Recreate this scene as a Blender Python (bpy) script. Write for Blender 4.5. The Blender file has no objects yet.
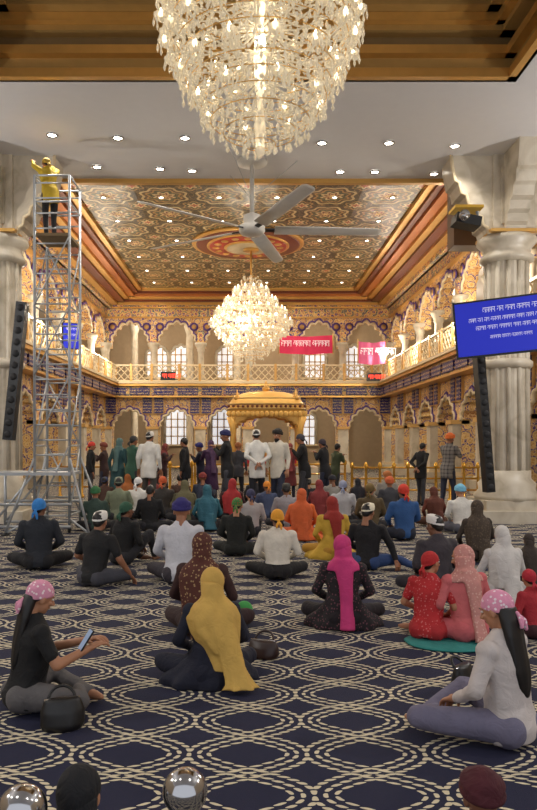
import bpy, math, random
import numpy as np
from mathutils import Matrix, Vector, Euler
R = random.Random(7)
F, VX, VY, CH = 700.0, 248.0, 440.0, 1.6
def P(px, py, s): return Vector(((px-VX)/s, F/s, CH-(py-VY)/s))
def lin(c):
    return tuple(((x/255)/12.92 if x/255 <= .04045 else ((x/255+.055)/1.055)**2.4) for x in c)
# ------------------------------------------------------------ node helper
class NT:
    def __init__(s, name):
        s.m = bpy.data.materials.new(name); s.m.use_nodes = True
        s.t = s.m.node_tree; s.b = s.t.nodes['Principled BSDF']
    def n(s, ty, **kw):
        nd = s.t.nodes.new(ty)
        for k, v in kw.items(): setattr(nd, k, v)
        return nd
    def put(s, sock, v):
        if v is None: return
        if isinstance(v, bpy.types.NodeSocket): s.t.links.new(v, sock)
        else:
            if isinstance(v, tuple) and len(v) == 3 and sock.type == 'RGBA': v = (*v, 1)
            sock.default_value = v
    def M(s, op, a, b=None, c=None):
        nd = s.n('ShaderNodeMath', operation=op)
        s.put(nd.inputs[0], a); s.put(nd.inputs[1], b); s.put(nd.inputs[2], c)
        return nd.outputs[0]
    def mix(s, f, a, b):
        nd = s.n('ShaderNodeMix', data_type='RGBA')
        s.put(nd.inputs[0], f); s.put(nd.inputs[6], a); s.put(nd.inputs[7], b)
        return nd.outputs[2]
    def pos(s):
        g = s.n('ShaderNodeNewGeometry'); x = s.n('ShaderNodeSeparateXYZ')
        s.t.links.new(g.outputs['Position'], x.inputs[0]); return x.outputs[0], x.outputs[1], x.outputs[2]
    def obj(s):
        return s.n('ShaderNodeTexCoord').outputs['Object']
    def noise(s, scale, detail=3, vec=None, dist=0):
        nd = s.n('ShaderNodeTexNoise'); nd.inputs['Scale'].default_value = scale; nd.inputs['Detail'].default_value = detail
        nd.inputs['Distortion'].default_value = dist
        s.t.links.new(vec or s.obj(), nd.inputs['Vector']); return nd.outputs[0]
    def vor(s, scale, feature='F1', out=0, vec=None):
        nd = s.n('ShaderNodeTexVoronoi', feature=feature); nd.inputs['Scale'].default_value = scale
        s.t.links.new(vec or s.obj(), nd.inputs['Vector']); return nd.outputs[out]
    def ramp(s, f, stops, const=False):
        nd = s.n('ShaderNodeValToRGB'); cr = nd.color_ramp
        if const: cr.interpolation = 'CONSTANT'
        while len(cr.elements) < len(stops): cr.elements.new(.5)
        for e, (p, c) in zip(cr.elements, stops): e.position = p; e.color = (*c, 1)
        s.put(nd.inputs[0], f); return nd.outputs[0]
    def bump(s, h, st=.3, d=.02):
        nd = s.n('ShaderNodeBump'); nd.inputs['Strength'].default_value = st; nd.inputs['Distance'].default_value = d
        s.put(nd.inputs['Height'], h); s.t.links.new(nd.outputs[0], s.b.inputs['Normal'])
    def set(s, **kw):
        for k, v in kw.items(): s.put(s.b.inputs[k.replace('_', ' ')], v)
        return s.m
def simple(name, c, rough=.5, metal=0., em=0., nz=.12):
    t = NT(name); c = lin(c)
    f = t.noise(6, 3)
    col = t.mix(f, tuple(x*(1-nz) for x in c), tuple(min(1, x*(1+nz)) for x in c))
    t.set(Base_Color=col, Roughness=rough, Metallic=metal)
    if em: t.set(Emission_Color=c, Emission_Strength=em)
    return t.m
_cl = {}
def cloth(c, pat=None):
    key = (c, pat)
    if key in _cl: return _cl[key]
    t = NT('cloth'); a = lin(c); f = t.noise(9, 4)
    col = t.mix(f, tuple(x*.72 for x in a), tuple(min(1, x*1.15) for x in a))
    if pat:
        kind, c2 = pat; c2 = lin(c2)
        if kind == 'print':
            v = t.vor(38); col = t.mix(t.M('LESS_THAN', v, .3), col, c2)
        elif kind == 'check':
            x = t.n('ShaderNodeSeparateXYZ'); t.t.links.new(t.obj(), x.inputs[0])
            a1 = t.M('LESS_THAN', t.M('FRACT', t.M('MULTIPLY', x.outputs[0], 12)), .35)
            a2 = t.M('LESS_THAN', t.M('FRACT', t.M('MULTIPLY', x.outputs[2], 12)), .35)
            col = t.mix(t.M('MULTIPLY', t.M('ADD', a1, a2), .5), col, c2)
        elif kind == 'low':
            x = t.n('ShaderNodeSeparateXYZ'); t.t.links.new(t.obj(), x.inputs[0])
            col = t.mix(t.M('LESS_THAN', x.outputs[2], .2), col, c2)
    t.bump(t.noise(11, 3, dist=1.2), .5, .025)
    t.set(Base_Color=col, Roughness=.85)
    _cl[key] = t.m; return t.m
# ------------------------------------------------------------ mesh builder
def loft(secs, n=20, fold=0., k=9, ph=0., sq=1.):
    v = []; f = []
    N = len(secs)
    for i, (cx, cy, cz, rx, ry) in enumerate(secs):
        am = fold*i/(N-1)
        for j in range(n):
            a = 2*math.pi*j/n; q = 1+am*math.sin(k*a+ph+i*.35); c, s = math.cos(a), math.sin(a)
            if sq != 1.: c = math.copysign(abs(c)**sq, c); s = math.copysign(abs(s)**sq, s)
            v.append((cx+rx*c*q, cy+ry*s*q, cz))
    for i in range(N-1):
        for j in range(n):
            f.append((i*n+j, i*n+(j+1) % n, (i+1)*n+(j+1) % n, (i+1)*n+j))
    f.append(tuple(reversed(range(n)))); f.append(tuple(range((N-1)*n, N*n)))
    return v, f
def tube(pts, rad, n=10, closed=False):
    pts = [Vector(p) for p in pts]; N = len(pts)
    if not hasattr(rad, '__len__'): rad = [rad]*N
    v = []; f = []; up = None
    for i, p in enumerate(pts):
        if closed: d = pts[(i+1) % N]-pts[i-1]
        else: d = pts[min(i+1, N-1)]-pts[max(i-1, 0)]
        d.normalize()
        if up is None:
            up = Vector((0, 0, 1)) if abs(d.z) < .9 else Vector((1, 0, 0))
        up = (up-d*up.dot(d)).normalized(); w = d.cross(up)
        for j in range(n):
            a = 2*math.pi*j/n; v.append(tuple(p+(up*math.cos(a)+w*math.sin(a))*rad[i]))
    L = N if closed else N-1
    for i in range(L):
        for j in range(n):
            i2 = (i+1) % N
            f.append((i*n+j, i*n+(j+1) % n, i2*n+(j+1) % n, i2*n+j))
    if not closed:
        f.append(tuple(reversed(range(n)))); f.append(tuple(range((N-1)*n, N*n)))
    return v, f
def capsule(p0, p1, r0, r1, n=12):
    p0 = Vector(p0); p1 = Vector(p1); d = (p1-p0).normalized()
    return tube([p0-d*r0*.95, p0-d*r0*.6, p0, p1, p1+d*r1*.6, p1+d*r1*.95], [r0*.25, r0*.78, r0, r1, r1*.78, r1*.25], n)
def ell(c, r, nu=16, nv=10, plane=None, ymax=None, rot=None):
    if not hasattr(r, '__len__'): r = (r, r, r)
    v = []; f = []
    for i in range(1, nv):
        t = math.pi*i/nv
        for j in range(nu):
            a = 2*math.pi*j/nu; v.append((math.sin(t)*math.cos(a), math.sin(t)*math.sin(a), math.cos(t)))
    v += [(0, 0, 1), (0, 0, -1)]
    for i in range(nv-2):
        for j in range(nu): f.append((i*nu+j, (i+1)*nu+j, (i+1)*nu+(j+1) % nu, i*nu+(j+1) % nu))
    T = len(v)-2
    for j in range(nu):
        f.append((T, j, (j+1) % nu)); f.append((T+1, (nv-2)*nu+(j+1) % nu, (nv-2)*nu+j))
    out = []
    for x in v:
        q = Vector((x[0]*r[0], x[1]*r[1], x[2]*r[2]))
        if rot: q = Euler(rot).to_matrix() @ q
        q = q+Vector(c)
        if plane: q.z = max(q.z, plane[0]+plane[1]*q.y)
        if ymax is not None: q.y = min(q.y, ymax)
        out.append(tuple(q))
    return out, f
def box(c, s):
    x, y, z = c; a, b, d = s[0]/2, s[1]/2, s[2]/2
    v = [(x+i*a, y+j*b, z+k*d) for i in (-1, 1) for j in (-1, 1) for k in (-1, 1)]
    return v, [(0, 1, 3, 2), (4, 6, 7, 5), (0, 4, 5, 1), (2, 3, 7, 6), (0, 2, 6, 4), (1, 5, 7, 3)]
def lathe(prof, n=20, c=(0, 0, 0), sy=1):
    return loft([(c[0], c[1], c[2]+z, r, r*sy) for r, z in prof], n)
def polyext(pts, t0, t1):
    n = len(pts)
    v = [(a, t0, b) for a, b in pts]+[(a, t1, b) for a, b in pts]
    f = [tuple(range(n)), tuple(reversed(range(n, 2*n)))]
    f += [(i, n+i, n+(i+1) % n, (i+1) % n) for i in range(n)]
    return v, f
class MB:
    def __init__(s): s.v = []; s.f = []; s.mi = []; s.sm = []; s.mats = []
    def add(s, part, mat, smooth=True, T=None):
        v, f = part
        if mat not in s.mats: s.mats.append(mat)
        k = s.mats.index(mat); o = len(s.v)
        if T is not None:
            A = np.array(T); a = np.array(v).reshape(-1, 3) @ A[:3, :3].T + A[:3, 3]; v = a.tolist()
        s.v.extend(v); s.f.extend([tuple(i+o for i in q) for q in f])
        s.mi.extend([k]*len(f)); s.sm.extend([smooth]*len(f))
    def obj(s, name, loc=(0, 0, 0), rotz=0, parent=None, sc=1):
        me = bpy.data.meshes.new(name); me.from_pydata(s.v, [], s.f)
        for m in s.mats: me.materials.append(m)
        me.polygons.foreach_set('material_index', s.mi); me.polygons.foreach_set('use_smooth', s.sm); me.update()
        ob = bpy.data.objects.new(name, me); bpy.context.scene.collection.objects.link(ob)
        ob.location = loc; ob.rotation_euler = (0, 0, rotz); ob.scale = (sc,)*3
        if parent: ob.parent = parent
        return ob
def remesh(parts, voxel, sm=5, wr=0., seed=0):
    v = []; f = []
    for a, b in parts:
        o = len(v); v.extend(a); f.extend([tuple(i+o for i in q) for q in b])
    me = bpy.data.meshes.new('t'); me.from_pydata(v, [], f)
    ob = bpy.data.objects.new('t', me); bpy.context.scene.collection.objects.link(ob)
    m = ob.modifiers.new('r', 'REMESH'); m.mode = 'VOXEL'; m.voxel_size = voxel
    if sm:
        q = ob.modifiers.new('s', 'SMOOTH'); q.factor = .5; q.iterations = sm
    dg = bpy.context.evaluated_depsgraph_get(); dg.update()
    m2 = bpy.data.meshes.new_from_object(ob.evaluated_get(dg))
    co = np.empty(len(m2.vertices)*3); m2.vertices.foreach_get('co', co); co = co.reshape(-1, 3)
    F_ = [tuple(p.vertices) for p in m2.polygons]
    bpy.data.objects.remove(ob); bpy.data.meshes.remove(me); bpy.data.meshes.remove(m2)
    if wr:
        g = np.random.RandomState(seed); d = np.zeros_like(co)
        for _ in range(6):
            k = g.normal(size=3)*np.array([1, 1, .45]); k /= np.linalg.norm(k); k *= g.uniform(16, 48)
            d += np.sin(co @ k+g.uniform(0, 6))[:, None]*g.normal(size=3)*wr*.6
        co = co+d
    return co.tolist(), F_
# ------------------------------------------------------------ people
SK = [simple('skin_a', (150, 100, 72), .55), simple('skin_b', (176, 124, 92), .55), simple('skin_c', (122, 80, 58), .55)]
HAIR = simple('hair_black', (20, 16, 15), .45); EYEW = simple('eye_white', (225, 220, 212), .3); LIP = simple('lips', (135, 70, 62), .5)
GREYH = simple('hair_grey', (120, 115, 110), .6)
def make_head():
    p = [ell((0, -.012, .02), (.075, .092, .092)), ell((0, .02, -.045), (.057, .062, .068)), ell((0, .052, -.088), (.025, .022, .019)),
         tube([(0, .078, .018), (0, .094, -.008), (0, .108, -.027), (0, .09, -.036)], [.007, .010, .013, .008], 8),
         ell((0.013, .09, -.03), .009), ell((-.013, .09, -.03), .009),
         ell((0, .074, .03), (.05, .015, .011)), ell((.036, .062, -.02), (.02, .02, .016)), ell((-.036, .062, -.02), (.02, .02, .016)),
         ell((.077, -.004, -.008), (.011, .019, .031), rot=(0, 0, -.3)), ell((-.077, -.004, -.008), (.011, .019, .031), rot=(0, 0, .3)),
         tube([(0, -.02, -.04), (0, -.028, -.1), (0, -.03, -.19)], [.05, .051, .062], 14)]
    return remesh(p, .0065, 3)
HEAD = make_head()
def make_hand(vox):
    p = [tube([(0, -.03, 0), (0, 0, 0), (0, .03, 0)], [.026, .024, .026], 12)]
    v, f = loft([(0, 0, 0, .026, .018), (0, 0, .03, .036, .017), (0, 0, .065, .043, .016), (0, 0, .095, .041, .013)], 14)
    p.append(([(x, z, y) for x, y, z in v], f))
    for x, L, a in ((-.032, .060, .25), (-.011, .074, .2), (.011, .079, .22), (.032, .070, .3)):
        p0 = Vector((x, .082, 0)); p1 = p0+Vector((x*.1, L*.5, -L*a*.7)); p2 = p1+Vector((0, L*.3, -L*.35)); p3 = p2+Vector((0, L*.14, -L*.28))
        p.append(tube([p0, p1, p2, p3], [.0098, .0090, .0082, .0058], 8))
    p.append(tube([(.022, .02, -.004), (.052, .048, -.012), (.064, .076, -.02), (.066, .094, -.028)], [.015, .0125, .010, .007], 8))
    return remesh(p, vox, 1)
HANDN = make_hand(.0042); HANDF = make_hand(.007)
def ring(c, rx, ry, tilt, tr, n=24, rad=.02):
    pts = []
    M = Euler((tilt, tr, 0)).to_matrix()
    for j in range(n):
        a = 2*math.pi*j/n; pts.append(M @ Vector((rx*math.cos(a), ry*math.sin(a), 0))+Vector(c))
    return tube(pts, rad, 8, closed=True)
_hc = {}
def headwear(kind):
    if kind in _hc: return _hc[kind]
    if kind == 'turban':
        p = [ell((0, -.018, .06), (.098, .118, .075), 20, 12, plane=(.012, .35)),
             ring((0, -.015, .035), .086, .105, .32, 0, rad=.021), ring((0, -.015, .058), .084, .103, .4, .22, rad=.022),
             ring((0, -.015, .062), .084, .103, .36, -.25, rad=.022), ring((0, -.018, .085), .07, .088, .3, .1, rad=.022),
             ell((0, -.02, .1), (.07, .085, .05))]
        r = remesh(p, .008, 2)
    elif kind == 'bandana':
        p = [ell((0, -.018, .026), (.085, .102, .098), 20, 14, plane=(.0, .42)), ring((0, -.016, .008), .078, .094, .40, 0, rad=.009),
             ell((0, -.118, -.04), (.02, .014, .014)), tube([(0.005, -.12, -.04), (.025, -.135, -.09), (.03, -.13, -.15)], [.008, .02, .012], 8),
             tube([(-.005, -.12, -.04), (-.02, -.138, -.08), (-.03, -.13, -.13)], [.008, .018, .012], 8)]
        r = remesh(p, .0075, 2)
    elif kind == 'cap':
        p = [loft([(0, -.015, .02, .084, .101), (0, -.015, .07, .084, .1), (0, -.015, .11, .07, .085), (0, -.015, .125, .03, .04)], 20)]
        r = remesh([([(x, y, z+.35*(y+.015)) for x, y, z in p[0][0]], p[0][1])], .0075, 2)
    elif kind == 'hair':
        r = remesh([ell((0, -.02, .028), (.084, .099, .096), 20, 14, plane=(-.005, .75)), ell((0, -.06, -.02), (.06, .05, .055))], .008, 2)
    elif kind == 'scarf':
        r = remesh([ell((0, -.022, .018), (.090, .106, .106), 20, 14, ymax=.045), ell((0, -.035, -.06), (.076, .075, .09), ymax=.035)], .009, 4, .0015)
    elif kind == 'beard':
        r = remesh([ell((0, .03, -.078), (.06, .056, .05)), ell((0, .05, -.11), (.04, .035, .035))], .008, 1, .001)
    _hc[kind] = r; return r
def person(name, px, by, hy=None, yaw=0, pose='cross', fem=False, top=(30, 30, 32), bot=(35, 35, 42), hw='hair', hc=(20, 16, 15),
           lean=4, hyaw=0, hpitch=8, sleeve='long', arms='lap', beard=False, pat=None, hpat=None, near=False, skirt=False, drape=None,
           longhair=False, skin=None, s=None, z0=0., H=None, legs=None, armsO=None, back=.12, sw=.03):
    s = s or (by-VY)/CH
    vox = .012 if near else .018
    st = pose == 'stand'
    if not st:
        if lean == 4: lean = R.uniform(1, 12)
        if hyaw == 0: hyaw = R.uniform(-26, 26)
        if hpitch == 8: hpitch = R.uniform(0, 18)
    base = 1.72 if st else .857
    k = ((by-hy)/s/base) if hy else (H or 1.)
    if skin is None: skin = R.randrange(3)
    skm = SK[skin]; tm = cloth(top, pat); bm = cloth(bot); hm = cloth(hc, hpat) if hw != 'hair' else HAIR
    mb = MB(); sd = R.randrange(9999)
    U = .865 if st else 0.
    w = .9 if fem else 1.
    piv = Matrix.Translation((0, 0, U+.1)) @ Matrix.Rotation(math.radians(-lean), 4, 'X') @ Matrix.Translation((0, 0, -.1))
    def up(parts): return [([tuple(piv @ Vector(q)) for q in v], f) for v, f in parts]
    hz = .03 if not st else -.02
    tors = [(0, -.01, hz, .155, .125), (0, -.012, .1, .178*(1.04 if fem else 1), .145), (0, 0, .22, .152*w, .12), (0, .005, .34, .162*w, .122), (0, .0, .45, .188*w, .125),
            (0, -.005, .53, .188*w, .108), (0, -.012, .585, .14*w, .085), (0, -.02, .62, .085, .068), (0, -.025, .65, .06, .058)]
    if st or skirt:
        if st: tors = [(0, 0, -.14 if not skirt else -.42, .17 if not skirt else .21, .135 if not skirt else .17), (0, -.005, -.08, .172, .14)]+tors[1:]
    parts = up([loft(tors, 22)])
    shw = .178*w
    PR = {'lap': ((.255, .05, .33), (.13, .27, .21)), 'knee': ((.29, .12, .33), (.32, .31, .21)), 'pray': ((.215, .14, .36), (.035, .26, .5)),
          'down': ((.235, -.03, .29), (.245, .05, .05)), 'camera': ((.27, .12, .42), (.1, .26, .62)), 'up': ((.26, .2, .62), (.2, .4, .78)), 'behind': ((.25, -.12, .32), (.03, -.17, .17))}
    skp = []
    for sx in (1, -1):
        side = 'R' if sx > 0 else 'L'
        e, wr_ = PR[arms]
        if armsO and side in armsO: e, wr_ = armsO[side]; e = Vector(e); wr_ = Vector(wr_)
        else: e = Vector((e[0]*sx, e[1], e[2])); wr_ = Vector((wr_[0]*sx, wr_[1], wr_[2]))
        sh = piv @ Vector((shw*sx, -.005, .545)); e = e+Vector((0, 0, U)); wr_ = wr_+Vector((0, 0, U))
        parts.append(ell(sh, (.066, .064, .062)))
        if sleeve == 'long':
            parts.append(capsule(sh, e, .06*w, .05*w)); parts.append(capsule(e, e.lerp(wr_, .93), .049*w, .036))
        else:
            m_ = sh.lerp(e, .72); parts.append(capsule(sh, m_, .06*w, .058*w))
            skp += [capsule(sh, e, .047*w, .042*w), capsule(e, wr_, .041*w, .027)]
        d = (wr_-e).normalized(); u = Vector((0, 0, 1)); u = (u-d*u.dot(d))
        if u.length < .3: u = Vector((0, 1, 0))-d*d.y
        u.normalize(); x = d.cross(u)
        T = Matrix((x, d, u)).transposed().to_4x4(); T.translation = wr_+d*.01
        mb.add(HANDN if near else HANDF, skm, T=T @ Matrix.Diagonal((-sx, 1, 1, 1)))
    if skp: mb.add(remesh(skp, .012, 3), skm)
    lp = []; feet = []
    if st:
        for sx in (1, -1):
            kn = Vector((.105*sx, .02+sw*sx, .48)); an = Vector((.11*sx, -.01+sw*1.3*sx, .1))
            lp += [capsule((.09*sx, 0, .88), kn, .092, .062), capsule(kn, an, .06, .047)]
            feet.append(tube([an+Vector((0, -.05, -.06)), an+Vector((0, 0, -.055)), an+Vector((0, .1, -.068)), an+Vector((0, .18, -.075))], [.03, .04, .036, .02], 10))
        lp.append(ell((0, 0, .9), (.165, .13, .12)))
    else:
        default = {'R': ((.34, .27, .115), (-.03, .37, .06)), 'L': ((-.34, .26, .115), (.04, .42, .06))}
        if pose == 'up': default = {'R': ((.17, .36, .40), (.14, .50, .07)), 'L': ((-.17, .36, .40), (-.14, .50, .07))}
        if pose == 'side': default = {'R': ((.33, .24, .09), (.05, .40, .05)), 'L': ((.10, .34, .11), (-.22, .24, .05))}
        if pose == 'half': default = {'R': ((.20, .34, .40), (.20, .46, .07)), 'L': ((-.33, .26, .11), (.02, .40, .06))}
        if legs: default.update(legs)
        for side, sx in (('R', 1), ('L', -1)):
            kn, an = [Vector(q) for q in default[side]]
            lp += [capsule((.095*sx, 0, .115), kn, .098, .07), capsule(kn, an, .064, .042)]
            d = (an-kn); d.z = 0; d.normalize(); an2 = Vector((an.x, an.y, .045))
            if pose == 'up': d = Vector((0, 1, 0))
            feet.append(tube([an2-d*.05, an2, an2+d*.08, an2+d*.15], [.026, .037, .032, .016], 10))
        lp.append(ell((.075, -.03, .105), (.105, .12, .105))); lp.append(ell((-.075, -.03, .105), (.105, .12, .105)))
    if skirt and not st:
        ext = [loft([(0, .14, .0, .37, .30), (0, .14, .05, .36, .30), (0, .11, .13, .27, .25), (0, .03, .22, .18, .16), (0, 0, .3, .15, .12)][::-1], 40, .07, 9, sd)]
        parts += ext
    mb.add(remesh(parts, vox, 4, .0032, sd), tm)
    mb.add(remesh(lp, vox, 4, .0026, sd+1), bm)
    mb.add(remesh(feet, .012, 2), skm if not st else HAIR)
    HT = piv @ Matrix.Translation((0, .012, .745)) @ Matrix.Rotation(math.radians(hyaw), 4, 'Z') @ Matrix.Rotation(math.radians(-hpitch+lean*.6), 4, 'X')
    if fem: HT = HT @ Matrix.Scale(.95, 4)
    mb.add(HEAD, skm, T=HT)
    for sx in (1, -1):
        mb.add(ell((.029*sx, .0765, .009), (.0135, .009, .0075), 10, 6), EYEW, T=HT)
        mb.add(ell((.029*sx, .083, .009), (.0058, .0045, .0058), 8, 6), HAIR, T=HT)
        mb.add(tube([(.013*sx, .088, .027), (.03*sx, .086, .033), (.046*sx, .073, .027)], [.003, .004, .002], 6), HAIR, T=HT)
    mb.add(ell((0, .079, -.052), (.021, .010, .0045), 10, 6), LIP, T=HT); mb.add(ell((0, .079, -.06), (.018, .010, .005), 10, 6), LIP, T=HT)
    if beard: mb.add(headwear('beard'), HAIR if beard is True else GREYH, T=HT)
    if hw in ('bandana', 'cap', 'hair') or longhair: mb.add(headwear('hair'), HAIR, T=HT @ Matrix.Scale(.985, 4))
    if hw != 'hair': mb.add(headwear(hw), hm, T=HT)
    if longhair:
        q = [loft([(0, -.05, .77, .06, .05), (0, -.075, .7, .078, .05), (0, -.09, .62, .088, .04), (0, -.10, .52, .082, .032), (0, -.11, .42, .07, .028), (.01, -.11, .33, .052, .024), (.02, -.105, .26, .025, .015)], 28, .12, 7)]
        mb.add(remesh(up(q), .010, 3, .002, sd), HAIR)
    if drape in ('full', 'shawl'):
        if drape == 'full':
            q = [loft([(0, -.02, .76, .080, .08), (0, -.03, .70, .082, .08), (0, -.03, .655, .080, .08), (0, -.025, .615, .115, .092), (0, -.02, .572, .19*w, .118), (0, -.02, .50, .222*w, .14),
                   (0, -.03, .38, .205*w, .146), (0, -.035, .26, .185*w, .148), (0, -.04, .17, .175*w, .145)], 44, .05, 8, sd)]
            q.append(loft([(.03, -.155, .3, .09, .03), (.04, -.175, .15, .09, .035), (.05, -.19, .05, .10, .045), (.05, -.19, .012, .11, .05)], 28, .15, 5))
        else:
            q = [loft([(0, -.02, .76, .080, .08), (0, -.03, .70, .084, .082), (0.005, -.035, .655, .086, .084), (.005, -.03, .612, .125, .097), (0, -.025, .568, .198*w, .125), (.005, -.03, .50, .225*w, .148),
                   (.02, -.04, .40, .20*w, .15), (.045, -.05, .30, .165*w, .145), (.07, -.06, .20, .13, .13), (.085, -.075, .12, .115, .12)], 48, .075, 9, sd)]
            q.append(loft([(.06, -.14, .42, .09, .04), (.09, -.175, .28, .09, .04), (.12, -.20, .14, .085, .045), (.15, -.225, .05, .10, .05), (.16, -.235, .008, .125, .06)], 32, .22, 6))
            q.append(loft([(-.10, -.10, .50, .06, .04), (-.06, -.15, .38, .05, .03), (.02, -.17, .25, .05, .03)], 20, .1, 5))
        mb.add(remesh(up(q), min(vox, .011), 3, .0024, sd), hm)
    elif drape == 'tail':
        q = [loft([(0, -.02, .76, .080, .08), (0, -.03, .69, .080, .08), (0, -.028, .65, .082, .08), (0, -.02, .61, .12, .092), (0, -.02, .575, .175*w, .112), (0, -.02, .53, .19*w, .12)], 40, .05, 8, sd),
             loft([(0, -.09, .64, .08, .045), (0.01, -.125, .52, .085, .035), (.02, -.135, .38, .065, .03), (.025, -.14, .24, .058, .028), (.03, -.16, .1, .065, .03), (.03, -.18, .01, .07, .04)], 24, .14, 5)]
        mb.add(remesh(up(q), min(vox, .013), 3, .0022, sd), hm)
    a = math.radians(yaw); y = F/s
    return mb.obj(name, ((px-VX)/s, y+(back if not st else 0)*k, z0), a, sc=k)
BLK = (24, 24, 27); WH = (215, 213, 208)
person('seated_woman', 20, 716, 585, yaw=-60, fem=True, top=(22, 21, 22), bot=(96, 92, 92), hw='bandana', hc=(222, 150, 176), hpat=('print', (240, 222, 222)), sleeve='short',
       longhair=True, near=True, lean=8, hyaw=1, hpitch=18.1, skin=1, pose='cross', armsO={'R': ((.26, .14, .34), (.20, .36, .40)), 'L': ((-.2, .2, .33), (.05, .40, .42))})
person('seated_woman', 212, 690, 572, yaw=14, fem=True, top=(22, 24, 42), bot=(22, 24, 42), hw='scarf', hc=(206, 166, 84), drape='shawl', skirt=True, near=True, lean=6, hyaw=24, hpitch=14)
person('seated_woman', 201, 640, 535, yaw=-10, fem=True, top=(60, 35, 32), bot=(50, 30, 30), hw='scarf', hc=(86, 44, 34), hpat=('print', (160, 130, 92)), drape='full', near=True, lean=3, hyaw=-25)
person('seated_woman', 345, 631, 537, yaw=-6, fem=True, top=(34, 28, 32), pat=('print', (104, 62, 72)), bot=(30, 22, 28), hw='scarf', hc=(200, 56, 118), drape='tail', skirt=True, near=True, lean=4.1, hyaw=-24)
person('seated_woman', 472, 645, 548, yaw=14, fem=True, top=(204, 104, 106), bot=(196, 95, 100), hw='scarf', hc=(200, 138, 130), hpat=('print', (212, 168, 154)), drape='tail', near=True, hyaw=40, lean=8, skin=1)
person('seated_girl', 431, 643, 554, yaw=-30, fem=True, top=(186, 40, 44), pat=('print', (200, 104, 104)), bot=(176, 40, 45), hw='bandana', hc=(176, 36, 38), near=True, hyaw=-30, lean=10, sleeve='short', longhair=False, pose='side')
person('seated_woman', 507, 604, 527, yaw=5, fem=True, top=(205, 200, 198), bot=(180, 175, 175), hw='scarf', hc=(210, 206, 202), drape='full', near=True, skirt=True)
person('seated_woman', 517, 752, 597, yaw=40, fem=True, top=(204, 194, 190), bot=(112, 108, 130), hw='bandana', hc=(226, 150, 178), hpat=('print', (240, 222, 228)), longhair=True, near=True, lean=6, hyaw=10,
       legs={'L': ((-.36, .36, .13), (.0, .45, .06)), 'R': ((.2, .42, .16), (-.1, .5, .06))}, skin=1)
person('seated_man', 91, 588, 513, yaw=-22, top=(28, 28, 30), bot=(70, 70, 78), hw='cap', hc=(235, 232, 226), near=True, sleeve='short', armsO={'R': ((.30, .1, .3), (.36, .22, .12))})
person('seated_man', 36, 571, 500, yaw=12, top=(36, 40, 48), bot=(28, 28, 32), hw='bandana', hc=(52, 130, 205), near=True)
person('seated_man', 179, 586, 502, yaw=-4, top=(205, 205, 212), bot=(60, 55, 62), hw='turban', hc=(48, 42, 110), near=True, beard=True)
person('seated_man', 121, 566, 503, yaw=-30, top=(24, 24, 26), bot=(40, 40, 45), hw='bandana', hc=(50, 90, 70), near=True, pose='half')
person('seated_man', 278, 581, 511, yaw=0, top=(222, 214, 200), pat=('low', (30, 28, 30)), bot=(30, 28, 30), hw='bandana', hc=(230, 160, 50), near=True)
person('seated_man', 236, 557, 499, yaw=-8, top=(26, 28, 26), bot=(30, 32, 30), hw='bandana', hc=(60, 120, 60), hpat=('print', (190, 40, 40)))
person('seated_man', 369, 571, 505, yaw=-20, top=(28, 26, 30), bot=(48, 72, 120), hw='cap', hc=(235, 225, 200), near=True, legs={'R': ((.34, .18, .13), (.62, .05, .07))}, armsO={'R': ((.30, .1, .3), (.36, .05, .14))})
person('seated_woman', 302, 541, 489, yaw=-10, fem=True, top=(222, 105, 48), bot=(200, 90, 40), hw='scarf', hc=(206, 96, 50), drape='full', skirt=True)
person('seated_woman', 335, 560, 497, yaw=6, fem=True, top=(205, 165, 60), bot=(190, 140, 50), hw='scarf', hc=(150, 45, 38), drape='tail', skirt=True)
person('seated_man', 406, 541, 485, yaw=10, top=(45, 85, 140), bot=(35, 40, 55), hw='bandana', hc=(205, 60, 45), pose='half')
person('seated_woman', 437, 527, 487, yaw=10, fem=True, top=(105, 50, 35), bot=(90, 60, 45), hw='scarf', hc=(95, 50, 38), drape='full')
person('seated_man', 464, 534, 486, yaw=0, top=(215, 212, 205), bot=(90, 90, 100), hw='turban', hc=(120, 185, 215), beard=True)
person('seated_man', 443, 597, 517, yaw=12, top=(58, 52, 58), bot=(45, 42, 50), hw='cap', hc=(222, 218, 215), near=True)
person('seated_woman', 480, 562, 501, yaw=6, fem=True, top=(62, 52, 44), bot=(60, 50, 45), hw='scarf', hc=(74, 62, 52), hpat=('print', (104, 90, 72)), drape='full')
person('seated_man', 149, 532, 486, yaw=0, top=(25, 25, 28), hw='hair')
person('seated_man', 117, 522, 478, yaw=0, top=(120, 128, 105), hw='cap', hc=(120, 130, 110))
person('seated_man', 137, 519, 478, yaw=-10, top=(225, 222, 216), hw='bandana', hc=(225, 225, 225))
person('seated_man', 94, 532, 488, yaw=10, top=(60, 80, 72), hw='turban', hc=(60, 120, 75))
person('seated_woman', 207, 532, 485, yaw=5, fem=True, top=(40, 95, 110), hw='scarf', hc=(48, 100, 118), drape='full')
person('seated_woman', 184, 524, 480, yaw=0, fem=True, top=(90, 85, 60), hw='scarf', hc=(100, 95, 68), drape='full')
person('seated_woman', 232, 522, 479, yaw=0, fem=True, top=(70, 40, 40), hw='scarf', hc=(165, 45, 48), drape='full')
person('seated_man', 251, 537, 490, yaw=8, top=(170, 165, 165), hw='bandana', hc=(60, 60, 90), pose='half')
person('seated_man', 287, 530, 484, yaw=0, top=(150, 145, 150), hw='cap', hc=(60, 60, 60))
person('seated_man', 267, 520, 482, yaw=0, top=(70, 80, 110), hw='bandana', hc=(225, 140, 50))
person('seated_man', 344, 525, 481, yaw=-5, top=(190, 190, 195), hw='bandana', hc=(150, 160, 190))
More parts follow.
